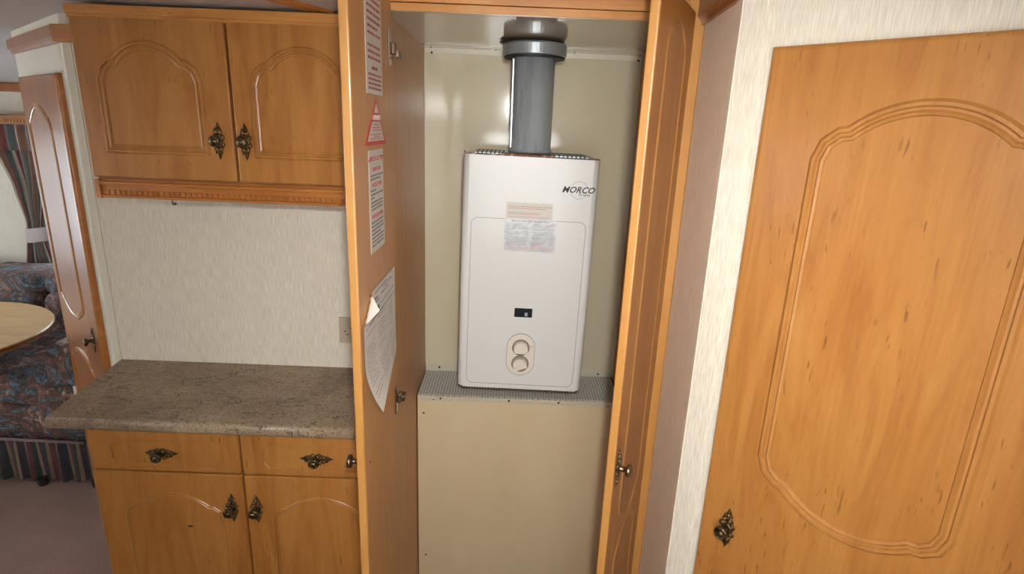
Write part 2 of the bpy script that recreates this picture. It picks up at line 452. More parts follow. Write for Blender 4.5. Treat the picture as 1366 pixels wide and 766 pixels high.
link('wall_back', B(-.829, -.020, .30, .325, 0, 1.84), M['paper'], **st)
link('trim_2', B(-.3915, -.3885, .2992, .3005, .90, 1.40), M['paper_plain'], label='narrow seam strip in the cream wallpaper', **st)
bm = bmesh.new()
P = [(-.829, .2985), (-.829, .325), (-.838, .342), (-.875, .3215), (-.853, .3), (-.849, .2985)]
vb = [bm.verts.new((x, y, 0)) for x, y in P]; vt = [bm.verts.new((x, y, 1.84)) for x, y in P]
for i in range(6): bm.faces.new((vb[i], vb[(i + 1) % 6], vt[(i + 1) % 6], vt[i]))
bm.faces.new(vb); bm.faces.new(vt[::-1])
link('trim_3', bm, M['paper_plain'], label='smooth cream corner trim beside the wall cabinet', **st)


def wall_local(name, c, th, x0, x1, m, z1=1.84):
    o = link(name, B(x0, x1, 0, .025, 0, z1), m, **st); o.location = c; o.rotation_euler = (0, 0, th); return o


wall_local('wall_left', C_L, TH_L, -.60, -.032, M['paper_plain'])
wl = wall_local('wall_right', C_R, TH_R, 0, 1.62, M['paper'])
# rose papered return between cupboard and angled wall
p0 = Vector((.6375, .0, 0)); dd = (C_R - p0); L = dd.length; ang = math.atan2(dd.y, dd.x)
o = link('wall_side', B(0, L, 0, .012, 0, 1.84), M['paper_pink'], **st); o.location = p0; o.rotation_euler = (0, 0, ang)
o = link('trim_4', B(L - .036, L + .0005, -.0022, .004, 0, 1.84, .001), M['paper_pink'], label='rose wallpapered corner strip', **st); o.location = p0; o.rotation_euler = (0, 0, ang)
o = link('trim_5', B(0, .040, -.002, .006, 0, 1.84, .001), M['paper'], label='cream corner strip at the edge of the right wall', **st); o.location = C_R; o.rotation_euler = (0, 0, TH_R)
# cornices
bm = bmesh.new()
def cornice_bm(x0, x1, z0, z1, d):
    bm = bmesh.new(); pr = [(0, z0), (-d * .45, z0), (-d * .6, z0 + .008), (-d, z0 + .014), (-d, z1), (0, z1)]
    a = [bm.verts.new((x0, y, z)) for y, z in pr]; b = [bm.verts.new((x1, y, z)) for y, z in pr]
    for i in range(6): bm.faces.new((a[i], a[(i + 1) % 6], b[(i + 1) % 6], b[i]))
    bm.faces.new(a); bm.faces.new(b[::-1]); return bm
o = link('trim_6', cornice_bm(0.002, L + .010, 1.793, 1.84, .016), M['wood_red'], label='brown wooden cornice above the rose wallpaper', **st); o.location = p0; o.rotation_euler = (0, 0, ang)
o = link('trim_7', cornice_bm(-.60, -.005, 1.745, 1.785, .016), M['wood_red'], label='brown wooden cornice above the left angled door', **st); o.location = C_L; o.rotation_euler = (0, 0, TH_L)
link('trim_8', B(-.862, -.80, .282, .2983, 1.745, 1.785, .002), M['wood_trim'], label='short orange cornice piece beside the wall cabinet', **st)
o = link('trim_9', B(-.66, -.615, -.004, .02, .47, .585), M['paper'], label='short cream panel end beyond the left angled door', **st); o.location = C_L; o.rotation_euler = (0, 0, TH_L)
o = link('trim_10', B(-.60, -.04, -.0012, 0, 1.678, 1.682), M['paper_plain'], label='fine joint above the left angled door', **st); o.location = C_L; o.rotation_euler = (0, 0, TH_L)


def holed_wall(name, axis, pos, th, a0, a1, z1, wins, m):
    """wall in plane axis=pos, from a0 to a1; wins [(w0,w1,z0,z1)]"""
    bm = bmesh.new(); cur = a0
    def bb(u0, u1, za, zb):
        if axis == 'y': box(bm, u0, u1, pos, pos + th, za, zb)
        else: box(bm, pos, pos + th, u0, u1, za, zb)
    for w0, w1, za, zb in wins:
        bb(cur, w0, 0, z1); bb(w0, w1, 0, za); bb(w0, w1, zb, z1); cur = w1
    bb(cur, a1, 0, z1)
    return link(name, bm, m, **st)


def window(name, axis, pos, w0, w1, z0, z1, label):
    f = link(name, bmesh.new(), M['white_trim'], label=label, **st)
    bm = bmesh.new(); t = .03
    def bb(u0, u1, za, zb, d=.02):
        if axis == 'y': box(bm, u0, u1, pos - d, pos + d, za, zb, .003)
        else: box(bm, pos - d, pos + d, u0, u1, za, zb, .003)
    bb(w0, w0 + t, z0, z1); bb(w1 - t, w1, z0, z1); bb(w0 + t, w1 - t, z0, z0 + t); bb(w0 + t, w1 - t, z1 - t, z1)
    bm.to_mesh(f.data); bm.free()
    g = bmesh.new()
    if axis == 'y': box(g, w0 + t, w1 - t, pos - .002, pos + .002, z0 + t, z1 - t)
    else: box(g, pos - .002, pos + .002, w0 + t, w1 - t, z0 + t, z1 - t)
    link('pane', g, M['glass'], f)


holed_wall('wall_front', 'y', -1.56, .06, -3.4, 1.8, 1.84, [(-3.25, -2.2, 1.0, 1.60), (.05, .62, .93, 1.56)], M['paper'])
holed_wall('wall_far', 'y', 1.85, .06, -3.4, 1.8, 1.84, [(-2.24, -1.45, .80, 1.48)], M['paper_plain'])
holed_wall('wall_end', 'x', -3.46, .06, -1.5, 1.9, 1.84, [(.35, 1.45, .62, 1.45)], M['paper_plain'])
link('wall_end_right', B(1.72, 1.78, -1.56, 1.9, 0, 1.84), M['paper_plain'], **st)
window('window_1', 'y', 1.88, -2.24, -1.45, .80, 1.48, 'lounge window behind the striped curtain')
window('window_2', 'x', -3.43, .35, 1.45, .62, 1.45, 'end window of the lounge')
window('window_3', 'y', -1.53, .05, .62, .93, 1.56, 'kitchen window opposite the cupboard')
window('window_4', 'y', -1.53, -3.25, -2.2, 1.0, 1.60, 'added unseen front window for extra lounge light')  # window added out of view to go with the extra front light
link('trim_11', B(-3.4, -1.2, 1.825, 1.85, 1.655, 1.70, .003), M['wood_red'], label='brown wooden cove strip where far wall meets ceiling', **st)

# ------------------------------------------------------------------ wall cabinet
UY = .10
wc = thing('wall_cabinet', 'honey wood wall cabinet with two arched panel doors above the brown worktop', 'cabinet', (-.683, UY, 1.394))
ox, oy, oz = wc.location
def U(x0, x1, y0, y1, z0, z1, bev=0, seg=2): return B(x0 - ox, x1 - ox, y0 - oy, y1 - oy, z0 - oz, z1 - oz, bev, seg)
link('carcass', U(-.682, -.021, .119, .299, 1.436, 1.786), M['wood_red'], wc)
bm = U(-.686, -.021, .098, .299, 1.784, 1.803, .002); box(bm, -.684 - ox, -.021 - ox, .1 - oy, .2 - oy, 1.776 - oz, 1.785 - oz, .002)
link('cornice', bm, M['wood_h'], wc)
bm = U(-.683, -.021, .112, .135, 1.394, 1.437)
box(bm, -.678 - ox, -.021 - ox, .104 - oy, .114 - oy, 1.424 - oz, 1.433 - oz, .002)
box(bm, -.674 - ox, -.021 - ox, .106 - oy, .114 - oy, 1.395 - oz, 1.401 - oz, .0015)
box(bm, -.683 - ox, -.672 - ox, .104 - oy, .30 - oy, 1.394 - oz, 1.437 - oz)
pel = link('pelmet', bm, M['wood_trim'], wc)
bm = bmesh.new(); x = -.664
while x < -.03:
    box(bm, x - ox, x + .0088 - ox, .1075 - oy, .113 - oy, 1.4025 - oz, 1.4125 - oz, .0008, 1); x += .0125
link('dentil_row', bm, M['wood_trim'], pel, kind='stuff')
for i, (x0, x1) in enumerate(((-.681, -.3525), (-.3475, -.021))):
    d = link('door', U(x0, x1, .100, .1185, 1.442, 1.782, .0035, 3), M['wood'], wc)
    link('moulding', sweep_outline([(a - ox, b - oz) for a, b in arch_outline(x0 + .059, x0 + .254, 1.517, 1.716, .064, .030)], .1005 - oy, prof(1.0)), M['wood_mould'], d)
    hx = -.386 if i == 0 else -.326
    handle(d, hx - ox, .100 - oy, 1.532 - oz)
h = thing('cup_hook', 'small dark metal hook under the wall cabinet pelmet', 'hook', (-.522, .125, 1.394))
bm = tube(bmesh.new(), [(0, 0, 0), (0, 0, -.006), (.002, -.003, -.011), (.006, -.006, -.012), (.010, -.008, -.010), (.011, -.009, -.006)], .0014)
lathe(bm, [(.004, -.001), (.004, -.0)], (0, 0, 0), 'Z', 10); lathe(bm, [(.003, -.012), (.003, -.008)], (.011, -.009, 0), 'Z', 8)
link('hook_wire', bm, M['screw'], h)

# ------------------------------------------------------------------ base cabinet and worktop
bc = thing('base_cabinet', 'honey wood base cabinet with two drawers above two arched doors', 'cabinet', (-.709, 0, 0))
ox = -.709
def V(x0, x1, y0, y1, z0, z1, bev=0, seg=2): return B(x0 - ox, x1 - ox, y0, y1, z0, z1, bev, seg)
link('carcass', V(-.708, -.022, .0, .297, .10, .8715), M['wood_red'], bc)
link('plinth', V(-.69, -.022, .03, .05, 0, .10), M['wood_red'], bc)
for i, (x0, x1) in enumerate(((-.709, -.351), (-.347, .006))):
    d = link('drawer', V(x0, x1, -.02, -.001, .758, .868, .0035, 3), M['wood'], bc)
    a, b = x0 + .055, x0 + .310
    o_ = [(b, .793), (b, .822), (b - .012, .836), (a + .012, .836), (a, .822), (a, .793), (a + .012, .779), (b - .012, .779)]
    link('moulding', sweep_outline([(p - ox, q) for p, q in o_], -.0195, prof(.32, .5)), M['wood_mould'], d)
    handle(d, (-.538 if i == 0 else -.168) - ox, -.02, .808, True)
    d = link('door', V(x0, x1, -.02, -.001, .105, .754, .0035, 3), M['wood'], bc)
    link('moulding', sweep_outline([(p - ox, q) for p, q in arch_outline(x0 + .072, x0 + .294, .17, .690, .060, .026)], -.0195, prof(.5, .6)), M['wood_mould'], d)
    handle(d, (-.382 if i == 0 else -.322) - ox, -.02, .662)

link('chip_mark', V(-.497, -.486, -.0203, -.0198, .602, .607), M['hole'], bc)

wt = thing('worktop', 'brown speckled stone effect laminate worktop on the base cabinet', 'worktop', (-.785, -.04, .872))
bm = bmesh.new(); P = [(-.783, -.0405), (-.019, -.0405), (-.019, .2985), (-.829, .2985)]
vb = [bm.verts.new((x + .785, y + .04, 0)) for x, y in P]; vt = [bm.verts.new((x + .785, y + .04, .030)) for x, y in P]
for i in range(4): bm.faces.new((vb[i], vb[(i + 1) % 4], vt[(i + 1) % 4], vt[i]))
bm.faces.new(vb); bm.faces.new(vt[::-1])
es = [e for e in bm.edges if all(abs(v.co.y + .0005) < 1e-3 for v in e.verts) and abs(e.verts[0].co.z - e.verts[1].co.z) < 1e-4]
bmesh.ops.bevel(bm, geom=es, offset=.011, segments=5, affect='EDGES', profile=.5)
link('top_board', bm, M['stone'], wt, True)
for p in wt.children[0].data.polygons: p.use_smooth = abs(p.normal.z) < .98 and abs(p.normal.x) < .5

# ------------------------------------------------------------------ wall socket
so = thing('wall_socket', 'beige plastic power socket on the cream wall behind the open door', 'socket', (-.155, .30, 1.018))
link('faceplate', B(-.043, .043, -.008, 0, -.0385, .0385, .003), M['socket'], so)
bm = bmesh.new(); box(bm, -.029, -.023, -.0086, -.0078, -.004, -.001); box(bm, -.010, -.006, -.0086, -.0078, .004, .010); box(bm, -.022, -.017, -.0086, -.0078, -.013, -.010)
link('pin_holes', bm, M['hole'], so)
link('switch', B(.012, .024, -.0105, -.0075, -.012, .012, .0015), M['socket'], so)

# ------------------------------------------------------------------ boiler cupboard
D = .586; ZC = 1.802; WI = .6427
bu = thing('boiler_cupboard', 'tall honey wood cupboard with both doors open around the water heater', 'cupboard', (0, 0, 0))
ls = link('side_panel', B(-.018, 0, 0, D + .016, 0, 1.838), M['wood_in'], bu)
rs = link('side_panel', B(WI, WI + .016, .020, D + .016, 0, 1.838), M['wood_in'], bu)
link('frame_stile', B(.604, .6372, 0.0, .0185, 0, 1.838, .0015), M['wood_edge'], bu, label='flat orange edging stile right of the open door')
bm = B(0.0005, .6035, 0, .018, 1.797, 1.812, .001); box(bm, .0005, .6035, -.003, .018, 1.813, 1.838, .001)
hd = link('header_rail', bm, M['wood_h'], bu)
link('edge_strip', B(.001, .603, -.0008, .004, 1.7955, 1.7968), M['nickel'], hd, label='thin bright metal strip')
link('top_board', B(0.0005, WI - .0005, .0185, D, ZC, ZC + .012), M['cream_ceiling'], bu)
bp = link('back_panel', B(0.0005, WI - .0005, D, D + .014, 0, ZC + .012), M['cream'], bu)
bm = B(.001, WI - .001, D - .0015, D - .0002, ZC - .0165, ZC - .0008, .0004, 1)
box(bm, .001, WI - .001, D - .020, D - .0008, ZC - .0015, ZC - .0002)
tr = link('angle_trim', bm, M['white_trim'], bu, label='white angle strip along the top rear corner')
screws(tr, [(.022, D - .0015, 1.787), (.630, D - .0015, 1.787)], .0032)
screws(tr, [(.021, D - .011, ZC - .0015), (.21, D - .011, ZC - .0015), (.44, D - .011, ZC - .0015), (.630, D - .011, ZC - .0015)], .0028, 'Z')
link('corner_bead', B(.0005, .0025, D - .003, D - .0005, .80, ZC - .02), M['white_trim'], bu)
lp = link('lower_panel', B(0.003, WI - .0005, .400, .412, .0, .770), M['cream_low'], bu, label='satin cream lower access panel')
screws(lp, [(.052, .4, .7585), (.022, .4, .711), (.027, .4, .176), (.0375, .4, .02), (.615, .4, .711)], .003)

# expanded metal tray
ms = thing('wire_mesh_shelf', 'silver expanded metal mesh tray under the water heater', 'mesh shelf', (0.003, .400, .771))
link('backing_sheet', B(.001, .636, .013, .185, -.0006, .0006), M['mesh_under'], ms)
bm = bmesh.new()
def strand(a, b, nrm, w=.0010, t=.0012):
    a, b, nrm = Vector(a), Vector(b), Vector(nrm); d = (b - a).normalized(); s = d.cross(nrm) * w
    v = [bm.verts.new(p) for p in (a - s, a + s, b + s, b - s)] + [bm.verts.new(p + nrm * t) for p in (a - s, a + s, b + s, b - s)]
    for f in ((4, 5, 6, 7), (0, 1, 5, 4), (2, 3, 7, 6), (1, 2, 6, 5), (3, 0, 4, 7)): bm.faces.new([v[i] for i in f])
CW, CH = .0175, .0095
def path(t):      # t metres along lip, shelf, upturn -> (y, z, normal)
    if t < .016: return (-.0022, -.016 + t, (0, -1, 0))
    if t < .016 + .186: return (t - .016 - .002, .0012, (0, 0, 1))
    return (.1835, .0012 + (t - .202), (0, -1, 0))
T = 0; row = 0
while T < .226:
    x = (row % 2) * CW / 2
    while x < .637:
        for sg in (-1, 1):
            x1 = x + sg * CW / 2
            if 0 <= x1 <= .637:
                y0, z0, n0 = path(T); y1, z1, n1 = path(T + CH / 2)
                strand((x, y0, z0), (x1, y1, z1), n0)
                strand((x1, y1, z1), (x, *path(T + CH)[:2]), n0)
        x += CW
    T += CH; row += 0
link('mesh_strands', bm, M['mesh'], ms, kind='stuff')
screws(ms, [(.072, -.0032, -.006), (.285, -.0032, -.006), (.44, -.0032, -.006)], .0032)
screws(ms, [(.045, .182, .016), (.587, .182, .012)], .0036)

# ------------------------------------------------------------------ tall doors (local frame: hinge at origin, front faces -y)
def leaf(x0, x1, y0, y1, z0, z1, loc, rz, mirror):
    d = link('door', B(x0, x1, y0, y1, z0, z1, .003, 3), [M['wood'], M['wood_edge'], M['wood_in']], bu)
    for p in d.data.polygons:
        if abs(p.normal.x) > .6: p.material_index = 1
        elif p.normal.y > .5: p.material_index = 2
    d.location = loc; d.rotation_euler = (0, 0, rz)
    a, b = (x0 + .072, x1 - .080) if not mirror else (x0 + .080, x1 - .072)
    link('moulding', sweep_outline(arch_outline(a, b, .80, 1.765, .045, .022, .055), y0 + .0005, prof(.62, .5)), M['wood_mould'], d)
    link('moulding', sweep_outline(arch_outline(a, b, .12, .775, .055, .022, 0), y0 + .0005, prof(.62, .5)), M['wood_mould'], d)
    return d
dl = leaf(.002, .304, -.016, 0, .04, 1.822, (.026, 0, 0), -R(90), False)
handle(dl, .272, -.016, .972, m='pewter')
dr = leaf(-.304, -.001, 0, .016, .04, 1.812, (.6135, -.018, 0), R(64.4), True)
handle(dr, -.278, 0, .977, m='pewter')
# inside fittings of the left leaf (inner face is local y = 0)
for zc in (1.727, .978):
    hg = link('hinge', B(.022 if zc > 1.5 else .024, .040, .0002, .0035, zc - .033, zc + .033, .0015), M['nickel'], dl)
    bm = B(.004, .026, .0035, .011, zc - .012, zc + .010, .002)
    box(bm, -.018, .008, .006, .016, zc - .017, zc - .003, .002)
    link('hinge_arm', bm, M['bronze_hinge'], hg)
link('screw', lathe(bmesh.new(), [(.0028, .0), (.0028, .001), (.001, .002)], (.272, .0, .972), 'Y', 10), M['nickel'], dl)

# ------------------------------------------------------------------ notices on the left leaf: face is world x = .026
def face_pt(u, v, d): return (d, -u, v)      # u = distance towards the camera, v = height; parent placed at x=.0262
def strip(name, label, u0, u1, v0, v1, group=None):
    t = thing(name, label, 'notice', (.0264, -(u0 + u1) / 2, v0))
    link('sheet', B(-.0001, .0005, -(u1 - u0) / 2, (u1 - u0) / 2, 0, v1 - v0), M['sticker'], t)
    return t, (u0 + u1) / 2, v0
def pl(d0=.0005):
    return lambda u, v, d: (d0 + d, u, v)      # local: y increases away from camera = reading direction left->right (seen from +x)
XD, ZD = (0, 1, 0), (0, 0, 1)
t, uc, v0 = strip('warning_notice', 'long white sticker of red print, topmost on the open left door', .096, .213, 1.634, 1.832)
w, hgt = .117, .198
rows = [(-.045, .048 - (.02 if i in (5, 9) else 0), hgt - .040 - i * .0105 - (.012 if i > 9 else 0), .0042) for i in range(7)]
rows += [(-.045, .045, hgt - .122 - i * .010, .004) for i in range(3)]
rough_body_lines(t, 'printed_lines', rows, M['ink_red'], pl(), 3)
rough_body_lines(t, 'printed_lines', [(-.015, .02, hgt - .018, .006), (-.02, .02, hgt - .028, .006), (-.02, .02, .040, .005)] + [(-.045, .046, .030 - i * .0075, .0035) for i in range(4)], M['ink_red'], pl(), 4)

t = thing('warning_triangle', 'red edged triangular warning sticker on the open left door', 'notice', (.0264, -.155, 1.548))
bm = bmesh.new()
def tri(bm, pts, x0, x1):
    a = [bm.verts.new((x0, y, z)) for y, z in pts]; b = [bm.verts.new((x1, y, z)) for y, z in pts]; n = len(pts)
    for i in range(n): bm.faces.new((a[i], a[(i + 1) % n], b[(i + 1) % n], b[i]))
    bm.faces.new(a); bm.faces.new(b[::-1]); return bm
link('sheet', tri(bm, [(-.080, .0), (.078, .0), (.006, .079)], -.0001, .0005), M['red'], t)
link('white_field', tri(bmesh.new(), [(-.062, .007), (.062, .007), (.032, .040), (-.026, .040)], .0004, .0007), M['sticker'], t)
link('white_field', tri(bmesh.new(), [(-.012, .055), (.022, .055), (.006, .071)], .0004, .0007), M['sticker'], t)
text_mesh('heading', 'CAUTION', .013, (.0008, .004, .0425), XD, ZD, M['sticker'], t)
rough_body_lines(t, 'printed_lines', [(-.018, .022, .034, .0022), (-.028, .03, .029, .0022), (-.03, .034, .0245, .0022), (-.04, .042, .017, .0022), (-.02, .02, .0135, .002), (-.048, .05, .010, .002)], M['ink_pink'], pl(.0008), 5)

t, uc, v0 = strip('advice_notice', 'long white sticker of red headings and grey print below the red triangle', .106, .215, 1.358, 1.540)
H = .182
for s_, z_, sz in (('ADVICE TO OCCUPIERS', H - .019, .0105), ('VENTILATION', H - .037, .0095), ('IN CASE OF FIRE', H - .064, .0095), ('FIRE PRECAUTIONS', H - .120, .0095)):
    text_mesh('heading', s_, sz, (.0007, .0, z_), XD, ZD, M['ink_red'], t)
rows = [(-.045, .045, H - .046, .003), (-.045, .030, H - .052, .003), (-.045, -.01, H - .072, .003), (-.045, .045, H - .079, .003), (-.045, -.02, H - .085, .003)]
rows += [(-.045, .042 - (.02 if i == 3 else 0), H - .093 - i * .0062, .003) for i in range(3)]
rows += [(-.045, .045 - (.025 if i % 4 == 3 else 0), H - .129 - i * .0070, .003) for i in range(7)]
rough_body_lines(t, 'printed_lines', rows, M['ink_soft'], pl(), 6)

# loose sheet with a curled corner
t = thing('paper_form', 'white paper form with a curled corner hanging on the open left door', 'paper', (.0266, -.15, 1.06))
bm = bmesh.new(); NU, NV = 22, 28; g = []
uvw = lambda a, b: None
def sheet_pt(a, b):     # a 0..1 from hinge side to camera side, b 0..1 bottom to top
    yy = .128 - a * .262; zz = .035 + b * .195
    d = .0004
    # lower part hangs away from the door, lower rear corner curls
    k = max(0, .45 - b) / .45
    d += .030 * k ** 2 * a
    zz -= .012 * a * (1 - b)
    # upper front corner folded
    c = (a + b) - 1.78
    if c > 0: d += c * .10; yy += c * .12; zz -= c * .10
    if a < .3 and b < .3:
        q = (.3 - a) * (.3 - b) / .09
        d += .001 * q; zz += .004 * q
    return (d, yy, zz)
for i in range(NU + 1): g.append([bm.verts.new(sheet_pt(i / NU, j / NV)) for j in range(NV + 1)])
for i in range(NU):
    for j in range(NV): bm.faces.new((g[i][j], g[i + 1][j], g[i + 1][j + 1], g[i][j + 1]))
sh = link('sheet', bm, M['paper_white'], t, True, recalc=False)
def onsheet(u, v, d):
    a = (.128 - u) / .262; b = v / .195; p = sheet_pt(min(max(a, 0), 1), min(max(b, 0), 1)); return (p[0] + .0005 + d, p[1], p[2])
rnd = random.Random(2)
def seglines(name, rows, m):
    bm = bmesh.new()
    for u0, u1, v, h in rows:
        u = u0
        while u < u1:
            w = min(rnd.uniform(.006, .022), u1 - u); k = max(1, int(w / .006))
            for s in range(k):
                ua, ub = u + w * s / k, u + w * (s + 1) / k
                vs = [bm.verts.new(onsheet(*c)) for c in ((ua, v, 0), (ub, v, 0), (ub, v + h, 0), (ua, v + h, 0))]; bm.faces.new(vs)
            u += w + .003
    link(name, bm, m, t, kind='stuff')
rows = []
for i in range(20):
    v = .012 + i * .0068
    for a, b in ((-.12, -.04), (-.03, .05), (.06, .118)):
        if rnd.random() < .85: rows.append((a, b - rnd.random() * .03, v, .0012))
seglines('printed_lines', rows, M['ink_soft'])
bm = bmesh.new()
def solid(u0, u1, v0, v1):
    k = 8
    for s in range(k):
        ua, ub = u0 + (u1 - u0) * s / k, u0 + (u1 - u0) * (s + 1) / k
        bm.faces.new([bm.verts.new(onsheet(*c)) for c in ((ua, v0, 0), (ub, v0, 0), (ub, v1, 0), (ua, v1, 0))])
for a, b in ((-.120, -.092), (-.088, -.052), (-.048, -.020)): solid(a, b, .150, .159)
solid(-.01, .118, .156, .1572); solid(-.10, .12, .143, .144)
link('printed_bars', bm, M['ink_navy'], t)
seglines('printed_lines', [(-.07, -.03, .175, .003), (-.05, -.02, .168, .003), (.0, .06, .172, .002), (.02, .1, .180, .002), (-.05, .05, .186, .002)], M['ink'])

# ------------------------------------------------------------------ water heater
wh = thing('water_heater', 'white enamelled gas water heater hanging in the open cupboard', 'water heater', (.137, .28, .8665))
wh.rotation_euler = (0, R(.75), 0)
BW, BH, BD = .353, .650, .22
def rr_prism(bm, x0, x1, z0, z1, r, y0, y1, n=6):
    pts = []
    for cx, cz, a0 in ((x1 - r, z1 - r, 0), (x0 + r, z1 - r, 90), (x0 + r, z0 + r, 180), (x1 - r, z0 + r, 270)):
        for i in range(n + 1):
            a = R(a0 + 90 * i / n); pts.append((cx + r * math.cos(a), cz + r * math.sin(a)))
    a = [bm.verts.new((x, y0, z)) for x, z in pts]; b = [bm.verts.new((x, y1, z)) for x, z in pts]; k = len(pts)
    for i in range(k): bm.faces.new((a[i], a[(i + 1) % k], b[(i + 1) % k], b[i]))
    bm.faces.new(a); bm.faces.new(b[::-1]); return pts
# plan-view rounded casing (vertical edges rounded)
bm = bmesh.new(); P = []
r_ = .016
for cx, cy, a0 in ((r_, r_, 180), (BW - r_, r_, 270)):
    for i in range(9):
        a = R(a0 + 90 * i / 8); P.append((cx + r_ * math.cos(a), cy + r_ * math.sin(a)))
P += [(BW, BD), (0, BD)]
vb = [bm.verts.new((x, y, 0)) for x, y in P]; vt = [bm.verts.new((x, y, BH)) for x, y in P]; k = len(P)
for i in range(k): bm.faces.new((vb[i], vb[(i + 1) % k], vt[(i + 1) % k], vt[i]))
f1 = bm.faces.new(vb[::-1]); f2 = bm.faces.new(vt)
bmesh.ops.bevel(bm, geom=[e for e in f1.edges], offset=.005, segments=3, affect='EDGES', profile=.5)
cs = link('casing', bm, M['enamel'], wh, True)
for p in cs.data.polygons: p.use_smooth = not (abs(p.normal.z) > .99 or abs(p.normal.y) > .999 or p.normal.x < -.999)
# engraved panel outline: thin raised joint
bm = bmesh.new()
pts = []
for cx, cz, a0 in ((.328 - .018, .488 - .018, 0), (.026 + .018, .488 - .018, 90), (.026 + .018, .014 + .018, 180), (.328 - .018, .014 + .018, 270)):
    for i in range(7):
        a = R(a0 + 90 * i / 6); pts.append((cx + .018 * math.cos(a), cz + .018 * math.sin(a)))
link('front_cover_joint', sweep_outline(pts, .0, [(0, -.0001), (0, .0004), (.0011, .0004), (.0011, -.0001)]), M['panel_line'], wh)
# rusty rim and grilles on top
bm = bmesh.new()
box(bm, .002, .10, .004, .010, BH, BH + .003); box(bm, BW - .05, BW - .002, .004, .012, BH, BH + .003); box(bm, .095, .235, .004, .03, BH, BH + .006, .001)
box(bm, .001, .003, .003, .03, BH, BH + .007)
link('rusty_rim', bm, M['rust'], wh)
for a, b in ((.026, .115), (.225, .325)):
    gr = link('top_grille', B(a, b, .016, .150, BH, BH + .008, .003), M['zinc_light'], wh)
    bm = bmesh.new(); xx = a + .008
    while xx < b - .006:
        box(bm, xx, xx + .004, .0155, .12, BH + .0015, BH + .0085); xx += .011
    link('grille_slots', bm, M['black'], gr, kind='stuff')
# logo
text_mesh('logo_lettering', 'MORCO', .0225, (.300, -.0006, .5655), (1, 0, 0), (0, 0, 1), M['ink'], wh, shear=.35, xscale=1.0, bold=.02)
text_mesh('logo_small_lettering', 'G·neva', .0105, (.3175, -.0006, .5580), (1, 0, 0), (0, 0, 1), M['ink'], wh)
bm = bmesh.new()
for a0, a1 in ((30, 150), (195, 325)):
    k = 26
    for i in range(k):
        a, b = R(a0 + (a1 - a0) * i / k), R(a0 + (a1 - a0) * (i + 1) / k)
        bm.faces.new([bm.verts.new((.303 + r * math.cos(x), -.0005, .5725 + r * math.sin(x))) for r, x in ((.0222, a), (.0228, a), (.0228, b), (.0222, b))])
link('logo_circle', bm, M['ink'], wh)
# labels
pb = lambda u, v, d: (u, -.0010 - d, v)
bm = bmesh.new(); rr_prism(bm, .116, .238, .490, .533, .002, -.0006, 0)
lb = link('cream_label', bm, M['label_cream'], wh, label='faded cream instruction label above the silver one')
rough_body_lines(lb, 'printed_lines', [(.122, .234, .522, .0016), (.122, .22, .517, .0016), (.122, .205, .506, .0014), (.122, .2, .502, .0014), (.122, .23, .495, .0014)], M['ink_pink'], lambda u, v, d: (u, -.0006 - d, v), 8)
bm = bmesh.new(); rr_prism(bm, .114, .250, .403, .489, .005, -.0009, 0)
lb = link('silver_label', bm, M['label_silver'], wh, label='creased silver instruction label')
text_mesh('heading', 'MORCO OPERATING INSTRUCTIONS', .0062, (.182, -.0011, .4825), (1, 0, 0), (0, 0, 1), M['ink'], lb, xscale=.95)
rows = []
for cx0, cx1 in ((.120, .177), (.188, .245)):
    for i in range(16):
        if i in (5, 9): continue
        rows.append((cx0, cx1, .477 - i * .0036, .0010))
rough_body_lines(lb, 'printed_lines', rows, M['ink_soft'], pb, 9)
rough_body_lines(lb, 'printed_lines', [(a, b, z, .0012) for a, b in ((.118, .178), (.188, .246)) for z in (.419, .414, .409)], M['ink_pink'], pb, 10)
# sight glass
bm = bmesh.new(); rr_prism(bm, .1525, .2015, .2175, .2435, .002, -.0010, .0)
sg = link('sight_window', bm, M['dark_glass'], wh, label='small dark inspection window')
link('pilot_reflector', B(.181, .189, -.0016, -.0009, .221, .231, .0005), M['zinc_light'], sg)
# control plate and knobs
bm = bmesh.new(); pp = rr_prism(bm, .1375, .2145, .0445, .168, .0384, -.0018, 0, 12)
cp = link('control_plate', bm, M['knob_cream'], wh)
link('plate_rim', sweep_outline(pp, 0, [(0, -.0001), (0, .0021), (.0011, .0021), (.0011, -.0001)]), M['panel_line'], cp)
for cz, rot, in ((.1275, 0), (.0795, 20)):
    bm = lathe(bmesh.new(), [(.0245, -.0018), (.0245, -.0030), (.0238, -.0032), (.0205, -.0026)], (.176, 0, cz), 'Y', 36)
    link('dial_ring', bm, M['dial'], wh, True)
    bm = bmesh.new(); pts = []
    for i in range(21):
        a = R(-38 + 256 * i / 20); pts.append((.0205 * math.cos(a), .0205 * math.sin(a)))
    pts2 = [(x * math.cos(R(rot)) - z * math.sin(R(rot)), x * math.sin(R(rot)) + z * math.cos(R(rot))) for x, z in pts]
    a = [bm.verts.new((.176 + x, -.002, cz + z)) for x, z in pts2]; b = [bm.verts.new((.176 + x * .95, -.021, cz + z * .95)) for x, z in pts2]; k = len(a)
    for i in range(k): bm.faces.new((a[i], a[(i + 1) % k], b[(i + 1) % k], b[i]))
    bm.faces.new(a); bm.faces.new(b[::-1])
    bmesh.ops.bevel(bm, geom=[e for e in bm.edges if all(v.co.y < -.02 for v in e.verts)], offset=.002, segments=2, affect='EDGES')
    kn = link('knob', bm, M['knob_cream'], wh)
    link('mark', B(.188, .190, -.0214, -.0208, cz - .008, cz - .006), M['ink'], kn)
bm = bmesh.new(); box(bm, .2045, .2075, -.0022, -.0017, .131, .133); box(bm, .209, .213, -.0022, -.0017, .1316, .1324)
link('printed_mark', bm, M['ink'], cp)
# wall bracket
link('mounting_bracket', B(.06, .29, BD, BD + .0838, .36, .56), M['zinc'], wh)

